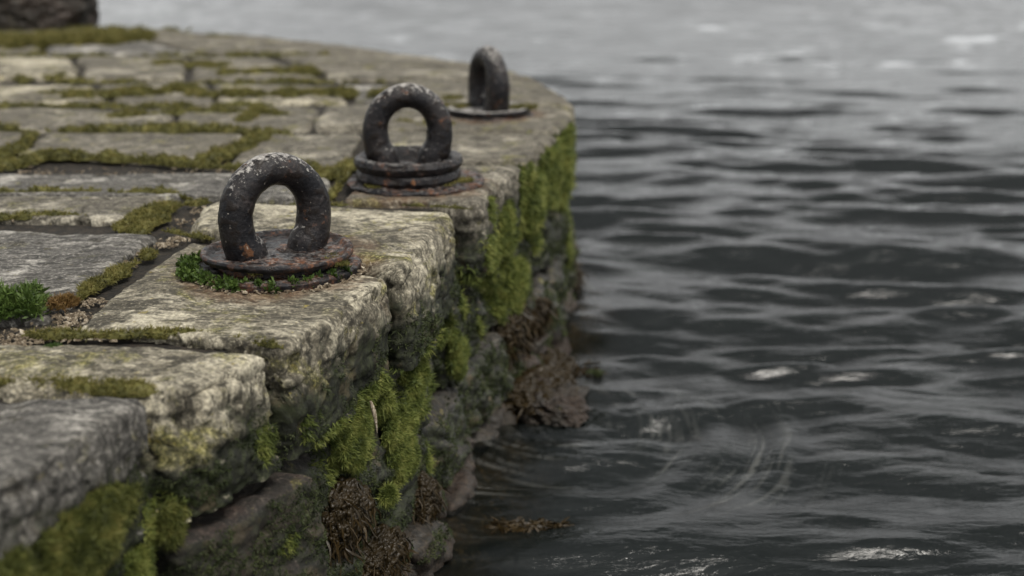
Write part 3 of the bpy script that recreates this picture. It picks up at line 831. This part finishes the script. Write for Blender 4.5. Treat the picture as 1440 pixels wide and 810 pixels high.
# pale splinter of driftwood caught in the moss
p, nn = wall_at(522, 585, .03)
cl = np.array([p + nn * .002 * math.sin(i * .3) + np.array([.0009 * i, 0, .028 - .0060 * i]) for i in range(11)])
rad = np.array([.002, .0028, .0035, .004, .004, .0035, .003, .0025, .002, .0015, .001])
V, Q = tube(cl, rad, 10); Nn = vnorm(V, Q); V = V + Nn * (.0006 * pn(V * np.array([300, 300, 60])))[:, None]
tag(mk('wood_splinter', V, Q, M['litter'], attrs={'tone': np.full(len(V), .9), 'tip': np.full(len(V), .5)}), 'thin pale splinter of wood standing in the green wall moss', 'driftwood')

# ------------------------------------------------------------------ seaweed and rocks at the foot
def weedpile(center, nrm_, size, n, label, L=.05, W=.008, seed=0, droop=1.0, flat=False, mat=None, body=True):
    rs = np.random.default_rng(seed + 100)
    pl = Pile()
    nrm_ = np.array(nrm_, dtype=float); tx = np.array([-nrm_[1], nrm_[0], 0])
    if body:
        V, Q, _ = lump(center, size, 80, .5, 2.4, seed, 5, axes=[tx, nrm_, (0, 0, 1)])
        N = vnorm(V, Q)
        V = V + N * (.010 * fbm(V * np.array([34, 34, 60]), 4, .6, True) - .004)[:, None] * np.sign(((V - center) * N).sum())
        N = vnorm(V, Q)
        if ((V - center) * N).sum() < 0: Q = Q[:, ::-1]; N = -N
        pl.add(V, Q, .3, 0)
        n = int(n * .6); P, f = sample(V, Q, n, rs=rs); N = N[Q[f, 0]]
    else:
        P = center + np.clip(rs.normal(size=(n, 3)), -1.4, 1.4) * np.array(size); N = np.tile([0, 0, 1.], (n, 1))
    ns = 7
    d = (N * (.9 if flat else .45) + (0 if flat else 1) * np.array([0, 0, -.8])) + rs.normal(size=(n, 3)) * .38; d /= np.linalg.norm(d, axis=1)[:, None]
    s = np.cross(d, rs.normal(size=(n, 3))); s /= np.linalg.norm(s, axis=1)[:, None]
    l = L * rs.uniform(.3, 1.1, n) / ns
    cur = P.copy(); rowsV = []
    curl = rs.normal(size=(n, 3)) * .35
    for k in range(ns + 1):
        w = W * math.sin(math.pi * (k + .7) / (ns + 1.4)) * rs.uniform(.6, 1.2, n)
        rowsV.append(np.stack([cur - s * w[:, None] / 2, cur + s * w[:, None] / 2], axis=1))
        d = d + curl * .4 + np.array([0, 0, -.33 * droop]) + rs.normal(size=(n, 3)) * .18
        if flat: d[:, 2] *= .1
        d /= np.linalg.norm(d, axis=1)[:, None]
        cur = cur + d * l[:, None]
        if flat: cur[:, 2] = np.clip(cur[:, 2], ZW - .004, ZW + .008)
        s = s - d * (s * d).sum(1)[:, None]; s /= np.linalg.norm(s, axis=1)[:, None]
    G = np.stack(rowsV, axis=1)     # n, ns+1, 2, 3
    idx = np.arange(n * (ns + 1) * 2).reshape(n, ns + 1, 2)
    Q = np.stack([idx[:, :-1, 0], idx[:, 1:, 0], idx[:, 1:, 1], idx[:, :-1, 1]], axis=-1).reshape(-1, 4)
    pl.add(G.reshape(-1, 3), Q, np.repeat(rs.random(n), (ns + 1) * 2), 0)
    return tag(pl.build('seaweed_clump', mat or M['kelp'], loc=center), label, 'seaweed', 'brown seaweed along the waterline')
def wp(px, py, off=0.0, dz=0.0):
    p, nn = wall_at(px, py, off); return p + np.array([0, 0, dz]), nn
for (px, py, off, size, n, lab, L, W, sd) in [
    (480, 725, -.02, (.075, .040, .06), 1300, 'brown seaweed mass draped below the largest moss cushion', .045, .0042, 1),
    (590, 700, -.01, (.05, .035, .045), 700, 'brown seaweed hanging at the waterline right of the largest moss cushion', .045, .004, 2),
    (530, 785, -.01, (.08, .04, .05), 1000, 'dark wet seaweed lowest on the wall at the bottom of the photo', .045, .0045, 3),
    (715, 462, -.03, (.12, .045, .06), 1200, 'brown seaweed draped over the wall foot beyond the hanging moss cushion', .065, .006, 5),
    (790, 390, -.05, (.14, .05, .09), 1000, 'dark brown seaweed at the waterline under the quay corner', .09, .009, 6),
    (745, 440, -.03, (.08, .05, .06), 700, 'dark seaweed between the draped seaweed and the quay corner', .07, .007, 7)]:
    c, nn = wp(px, py, off)
    weedpile(c, nn, size, n, lab, L, W, sd)
# ledge of weed that reaches out over the water
weedpile(np.array([.065, 3.16, ZW + .03]), (.97, -.25, 0), (.22, .10, .040), 3200, 'tangled brown seaweed ledge jutting out over the water at the middle of the wall', .045, .0045, 8)
x, y = at(800, 520, ZW)
weedpile(np.array([x, y, ZW + .003]), (1, 0, 0), (.05, .02, .002), 130, 'thin floating strands of seaweed trailing off the brown ledge', .07, .006, 9, flat=True, body=False)
x, y = at(838, 526, ZW)
weedpile(np.array([x, y, ZW + .006]), (1, 0, 0), (.006, .005, .002), 90, 'small dark green floating weed tip farthest from the wall', .03, .006, 10, flat=True, body=False, mat=M['moss_dark'])
x, y = at(745, 740, ZW)
weedpile(np.array([x, y, ZW + .0005]), (1, 0, 0), (.050, .008, .001), 260, 'long olive strand of weed floating on the dark water near the wall', .035, .009, 11, flat=True, body=False)

def rock(name, center, size, label, mat, cat='rock', res=90, amp=.3, seed=0, rz=0, freq=1.6, group=None, rx_=0):
    ca, sa = math.cos(rz), math.sin(rz)
    V, Q, n = lump((0, 0, 0), size, res, amp, freq, seed, 6)
    V = V @ np.array([[ca, sa, 0], [-sa, ca, 0], [0, 0, 1]])
    cc, ss = math.cos(rx_), math.sin(rx_)
    V = V @ np.array([[1, 0, 0], [0, cc, ss], [0, -ss, cc]]) + np.array(center)
    N = vnorm(V, Q)
    r2 = fbm(V * 14 + seed, 4, .6, True); V = V + N * ((r2 - .3) * .08 * min(size))[:, None]
    o = mk(name, V, Q, mat, attrs={'cav': np.clip(.4 + r2 * .5, 0, 1)}, loc=center)
    return tag(o, label, cat, group)
x, y = at(655, 600, ZW)
rock('shore_rock', (x - .03, y, ZW + .045), (.05, .11, .045), 'pale grey wet rock leaning against the wall foot beside the brown seaweed ledge', M['wet'], seed=3, rz=.2)
rock('shore_rock', (.085, 3.10, ZW + .0), (.11, .20, .055), 'craggy dark rock ledge under the tangled seaweed at the middle of the wall', M['foot'], seed=15, rz=.2, amp=.55, freq=2.4)
x, y = at(600, 700, ZW)
rock('shore_rock', (x - .03, y, ZW + .01), (.06, .09, .05), 'dark wet rock at the waterline right of the largest moss cushion', M['foot'], seed=5, rz=-.2)
x, y = at(560, 790, ZW)
rock('shore_rock', (x - .03, y, ZW - .0), (.07, .10, .06), 'dark foot rock nearest the bottom edge of the photo', M['foot'], seed=6, rz=.4)
# far rock on the quay, top left of the view
x, y = at(-10, 44)
rock('boulder', (x - .0, y + .35, .16), (.50, .38, .42), 'dark brown boulder standing on the mossy far end of the quay', M['foot'], 'boulder', seed=8, amp=.22)

# ------------------------------------------------------------------ water and sea bed
def water():
    nr, nc = 1000, 960
    inv = np.linspace(1 / 1.15, 1 / 60, nr); Y = 1 / inv
    S = np.linspace(-.62, .62, nc)
    Yg = np.repeat(Y[:, None], nc, 1); X = S[None] * (Yg + .5) + .12
    P = np.column_stack([X.ravel(), Yg.ravel(), np.zeros(nr * nc)])
    rs = np.random.default_rng(21)
    x, y = P[:, 0], P[:, 1]
    w0 = np.column_stack([x * .5, y * .8, 0 * x])
    wx = x + .10 * pn(w0 + 5); wy = y + .16 * pn(w0 + 31) + .035 * pn(w0 * 3.3 + 11)
    h = np.zeros(len(P))
    for i in range(22):
        lam = .10 * 1.13 ** i * rs.uniform(.92, 1.08)
        th = rs.normal() * .20 + 1.50
        k = 2 * math.pi / lam; ph = rs.random() * 6.28
        a = .021 * lam * math.exp(-((math.log(lam / .42)) / .55) ** 2) + .0105 * lam * (lam < .30) + .003 * lam
        q = k * (wx * math.cos(th) + wy * math.sin(th)) + ph
        env = np.clip(.75 + 1.0 * pn(np.column_stack([x / lam * .20, y / lam * .30, np.full(len(x), i * 3.1)])), 0, 2)
        h += a * env * (np.sin(q) + .25 * np.cos(2 * q))
    A1 = fbm(np.column_stack([wx * 1.3, wy * 4.4, 0 * x]), 3, .45)
    A2 = fbm(np.column_stack([wx * 4, wy * 16, 0 * x + 4]), 2, .5)
    A3 = fbm(np.column_stack([wx * 13, wy * 42, 0 * x + 9]), 2, .5)
    h += .017 * A1 + .0030 * A2 + .0010 * A3 * (1 + A1) * 1.3
    h *= 1 - .38 * sstep(4, 13, y)
    # eddy curling off the wall foot
    cx, cy = at(800, 590, ZW)
    r = np.hypot((x - cx), (y - cy) * .9); ang = np.arctan2(y - cy, x - cx)
    e = np.exp(-((r - .43) / .22) ** 2) * (.12 + .88 * sstep(.5, -.3, ang) * sstep(-3.1, -1.9, ang))
    rw = r + .05 * pn(np.column_stack([x * 3, y * 3, 0 * x])) + .035 * ang
    h *= 1 - .7 * e
    h += e * (.0075 * np.sin(rw * 38 + .6 * pn(P * 3)) + .0007 * np.sin(rw * 165 + 2 * pn(P * 4)) * np.clip(.4 + 2 * pn(P * 5), 0, 2))
    pol = np.column_stack([rw * 17, ang * 1.1 + 3, 0 * x]); pol2 = np.column_stack([rw * 62, ang * 2.4 + 3, 0 * x])
    band = np.exp(-((r - .48) / .14) ** 2) * sstep(.3, -.4, ang) * sstep(-3.0, -2.0, ang) + .8 * np.exp(-((r - .24) / .13) ** 2) * sstep(-3.2, -2.2, ang) * sstep(2, .6, ang)
    foam_shine = band * sstep(-.2, .4, pn(pol)) * sstep(-.15, .5, pn(pol2)) * sstep(-.4, .3, pn(P * np.array([60, 60, 1.])) + .2)  # froth streaks that also paint the eddy's silver arc highlights into the colour
    near = np.exp(-(r / .35) ** 2)
    h += near * .0046 * fbm(P * np.array([16, 52, 1]), 3, .6)
    P[:, 2] = ZW + h
    idx = np.arange(nr * nc).reshape(nr, nc)
    Q = np.stack([idx[:-1, :-1], idx[:-1, 1:], idx[1:, 1:], idx[1:, :-1]], axis=-1).reshape(-1, 4)
    if vnorm(P[:0], Q[:0]).size == 0: pass
    # turbidity: how deep the bottom lies under each point
    dd = np.full(len(P), 9.)
    for i in range(1, 9):
        a = seg[i - 1]; t = seg[i] - a
        u = np.clip(((P[:, 0] - a[0]) * t[0] + (P[:, 1] - a[1]) * t[1]) / t.dot(t), 0, 1)
        dd = np.minimum(dd, np.hypot(P[:, 0] - a[0] - u * t[0], P[:, 1] - a[1] - u * t[1]))
    return P, Q, dd, foam_shine
P, Q, dd, foam_shine = water()
def water_mat():
    t = NT('dark_harbour_water')
    geo = t.n('ShaderNodeNewGeometry').outputs['Position']
    d = t.attr('shore')
    n1 = t.noise(t.scalev(geo, (11, 40, 1)), 1.0, 5, .62, .6)
    n2 = t.noise(t.scalev(geo, (40, 120, 1)), 1.0, 3, .6)
    far = t.ramp(t.n('ShaderNodeSeparateXYZ', {0: geo}).outputs[1], 3, 12, 1, .35)
    hgt = t.math('ADD', t.math('MULTIPLY', n1, 1.0), t.math('MULTIPLY', n2, .22))
    bmp = t.n('ShaderNodeBump', {'Strength': .5, 'Distance': t.math('MULTIPLY', far, .009), 'Height': hgt})
    fr = t.n('ShaderNodeFresnel', {'IOR': 1.333, 'Normal': bmp})
    body = t.n('ShaderNodeBsdfDiffuse', {'Color': (.006, .008, .008, 1)})
    tr = t.n('ShaderNodeBsdfTransparent', {'Color': (.62, .60, .50, 1)})
    ss = t.ramp(t.math('ADD', d, t.math('MULTIPLY', t.noise(geo, 6, 3), .16)), .02, .42, .75, 0.0)
    b2 = t.n('ShaderNodeMixShader', {0: ss, 1: body, 2: tr})
    gl = t.n('ShaderNodeBsdfGlossy', {'Color': (1, 1, 1, 1), 'Roughness': .04, 'Normal': bmp})
    wat = t.n('ShaderNodeMixShader', {0: fr, 1: b2, 2: gl})
    froth_shine = t.n('ShaderNodeBsdfDiffuse', {'Color': (.36, .36, .34, 1)})  # flat pale colour for froth and the painted eddy highlights
    return t.out(t.n('ShaderNodeMixShader', {0: t.math('MULTIPLY', t.attr('foam_shine'), .15, clamp=True), 1: wat, 2: froth_shine}))
o = mk('water', P, Q, water_mat(), attrs={'shore': dd, 'foam_shine': foam_shine}, loc=(0, 0, ZW)); tag(o, kind='structure')
# the same water carried on to the horizon and behind the viewer
bm = bmesh.new()
def sheet(pts, z, name, mat):
    bm = bmesh.new(); bm.faces.new([bm.verts.new((x, y, z)) for x, y in pts])
    bmesh.ops.recalc_face_normals(bm, faces=bm.faces)
    for f in bm.faces:
        if f.normal.z < 0: f.normal_flip()
    me = bpy.data.meshes.new(name); bm.to_mesh(me); bm.free(); me.materials.append(mat)
    o = bpy.data.objects.new(name, me); C.objects.link(o); return tag(o, kind='structure')
bm.free()
t = NT('open_water')
geo = t.n('ShaderNodeNewGeometry').outputs['Position']
bmp = t.n('ShaderNodeBump', {'Strength': .6, 'Distance': .08, 'Height': t.noise(t.scalev(geo, (.8, 2.4, 1)), 1.0, 6, .6)})
ow = t.out(t.n('ShaderNodeBsdfPrincipled', {'Base Color': (.006, .008, .008, 1), 'Roughness': .06, 'IOR': 1.333, 'Normal': bmp}))
a = .62 * 60.5
sheet([(-3000, 60), (3000, 60), (3000, 4000), (-3000, 4000)], ZW, 'open_water', ow)
sheet([(a + .12, 59.9), (3000, 59.9), (3000, -60), (.62 * 1.65 + .14, -60), (.62 * 1.65 + .14, 1.15)], ZW - .004, 'side_water', ow)
sheet([(-60, 1.15), (.62 * 1.65 + .14, 1.15), (.62 * 1.65 + .14, -60), (-60, -60)], ZW - .004, 'near_water', ow)

# sea bed: rubble apron falling away from the wall
nx, ny = 240, 420
gx, gy = np.meshgrid(np.linspace(-.9, 1.4, nx), np.linspace(.8, 6.5, ny))
P = np.column_stack([gx.ravel(), gy.ravel(), np.zeros(nx * ny)])
dd = np.full(len(P), 9.)
for i in range(1, 9):
    a_ = seg[i - 1]; t_ = seg[i] - a_
    u = np.clip(((P[:, 0] - a_[0]) * t_[0] + (P[:, 1] - a_[1]) * t_[1]) / t_.dot(t_), 0, 1)
    dd = np.minimum(dd, np.hypot(P[:, 0] - a_[0] - u * t_[0], P[:, 1] - a_[1] - u * t_[1]))
P[:, 2] = ZW - .05 - .75 * dd ** 1.2 + .035 * fbm(P * 7, 4, .55, True) + .01 * fbm(P * 30, 2)
idx = np.arange(nx * ny).reshape(ny, nx)
Q = np.stack([idx[:-1, :-1], idx[:-1, 1:], idx[1:, 1:], idx[1:, :-1]], axis=-1).reshape(-1, 4)
t = NT('weedy_sea_bed')
geo = t.n('ShaderNodeNewGeometry').outputs['Position']
n1 = t.noise(geo, 11, 6, .65, .5); n2 = t.noise(geo, 50, 4, .7)
col = t.mix(t.ramp(n1, .4, .65), (.012, .010, .006), (.07, .045, .022)); col = t.mix(t.ramp(n2, .5, .7), col, (.15, .11, .065))
tag(mk('sea_bed', P, Q, t.out(t.n('ShaderNodeBsdfPrincipled', {'Base Color': col, 'Roughness': .8})), attrs={'cav': np.full(len(P), .5)}, loc=(0, 0, ZW)), kind='structure')
# the deep bottom under everything
t = NT('silt'); sheet([(-3000, -300), (3000, -300), (3000, 4000), (-3000, 4000)], -3.2, 'deep_bed', t.out(t.n('ShaderNodeBsdfPrincipled', {'Base Color': (.03, .03, .025, 1), 'Roughness': 1})))

# ------------------------------------------------------------------ sky, light, camera
az, el = R(138), R(60)          # azimuth from +Y towards +X
w = bpy.data.worlds.new('World'); bpy.context.scene.world = w; w.use_nodes = True
nt = w.node_tree; nt.nodes.clear()
sky = nt.nodes.new('ShaderNodeTexSky'); sky.sky_type = 'NISHITA'; sky.sun_disc = False
sky.sun_elevation = el; sky.sun_rotation = az; sky.air_density = 1; sky.dust_density = 2; sky.ozone_density = 1
hs = nt.nodes.new('ShaderNodeHueSaturation'); hs.inputs['Saturation'].default_value = .02
# broken cloud deck: modulates the sky by direction
tc = nt.nodes.new('ShaderNodeTexCoord'); sx = nt.nodes.new('ShaderNodeSeparateXYZ'); er = nt.nodes.new('ShaderNodeValToRGB')
for p_, v_ in ((0.0, .45), (.08, .60), (.18, 1.35), (.29, 3.3), (.42, 2.1), (.58, .7), (.75, .65), (1.0, 1.45)):
    e_ = er.color_ramp.elements[0] if p_ == 0 else (er.color_ramp.elements[1] if p_ == 1 else er.color_ramp.elements.new(p_))
    e_.color = (v_ / 2, v_ / 2, v_ / 2, 1)
mx2 = nt.nodes.new('ShaderNodeMix'); mx2.data_type = 'RGBA'; mx2.blend_type = 'MULTIPLY'; mx2.inputs[0].default_value = 1; mp = nt.nodes.new('ShaderNodeMapping'); mp.inputs['Scale'].default_value = (1.2, 1.2, 4)
no = nt.nodes.new('ShaderNodeTexNoise'); no.inputs['Scale'].default_value = 2.2; no.inputs['Detail'].default_value = 5
rm = nt.nodes.new('ShaderNodeMapRange'); rm.inputs[1].default_value = .32; rm.inputs[2].default_value = .68; rm.inputs[3].default_value = .75; rm.inputs[4].default_value = 1.25
mx = nt.nodes.new('ShaderNodeMix'); mx.data_type = 'RGBA'; mx.blend_type = 'MULTIPLY'; mx.inputs[0].default_value = 1
bg = nt.nodes.new('ShaderNodeBackground'); bg.inputs[1].default_value = .082
ou = nt.nodes.new('ShaderNodeOutputWorld')
l = nt.links.new
l(tc.outputs['Generated'], mp.inputs[0]); l(mp.outputs[0], no.inputs['Vector']); l(no.outputs[0], rm.inputs[0])
veil = nt.nodes.new('ShaderNodeMix'); veil.data_type = 'RGBA'; veil.inputs[0].default_value = .6; veil.inputs[7].default_value = (5.2, 5.3, 5.3, 1)
l(sky.outputs[0], hs.inputs['Color']); l(hs.outputs[0], veil.inputs[6]); l(veil.outputs[2], mx.inputs[6]); l(rm.outputs[0], mx.inputs[7]); l(tc.outputs['Generated'], sx.inputs[0]); l(sx.outputs[2], er.inputs[0]); l(mx.outputs[2], mx2.inputs[6]); l(er.outputs[0], mx2.inputs[7]); l(mx2.outputs[2], bg.inputs[0]); l(bg.outputs[0], ou.inputs[0])

sun = bpy.data.lights.new('sun', 'SUN'); sun.energy = 1.5; sun.angle = R(20); sun.color = (1, .95, .87)
so = bpy.data.objects.new('sun', sun); C.objects.link(so)
dv = Vector((math.sin(az) * math.cos(el), math.cos(az) * math.cos(el), math.sin(el)))
so.rotation_euler = dv.to_track_quat('Z', 'Y').to_euler(); so.location = dv * 10

cam = bpy.data.cameras.new('camera'); cam.lens = F / 1440 * 36; cam.sensor_width = 36; cam.clip_start = .05; cam.clip_end = 6000
cam.dof.use_dof = True; cam.dof.focus_distance = 2.14; cam.dof.aperture_fstop = 2.2; cam.dof.aperture_blades = 0
co = bpy.data.objects.new('camera', cam); C.objects.link(co); co.location = (0, 0, H); co.rotation_euler = (math.pi / 2 - TILT, 0, 0)
sc = bpy.context.scene; sc.camera = co
sc.view_settings.view_transform = 'Standard'; sc.view_settings.look = 'None'; sc.view_settings.exposure = 1.27; sc.view_settings.gamma = 1
sc.render.engine = 'CYCLES'; sc.cycles.use_denoising = True
sc.cycles.max_bounces = 6; sc.cycles.transparent_max_bounces = 8
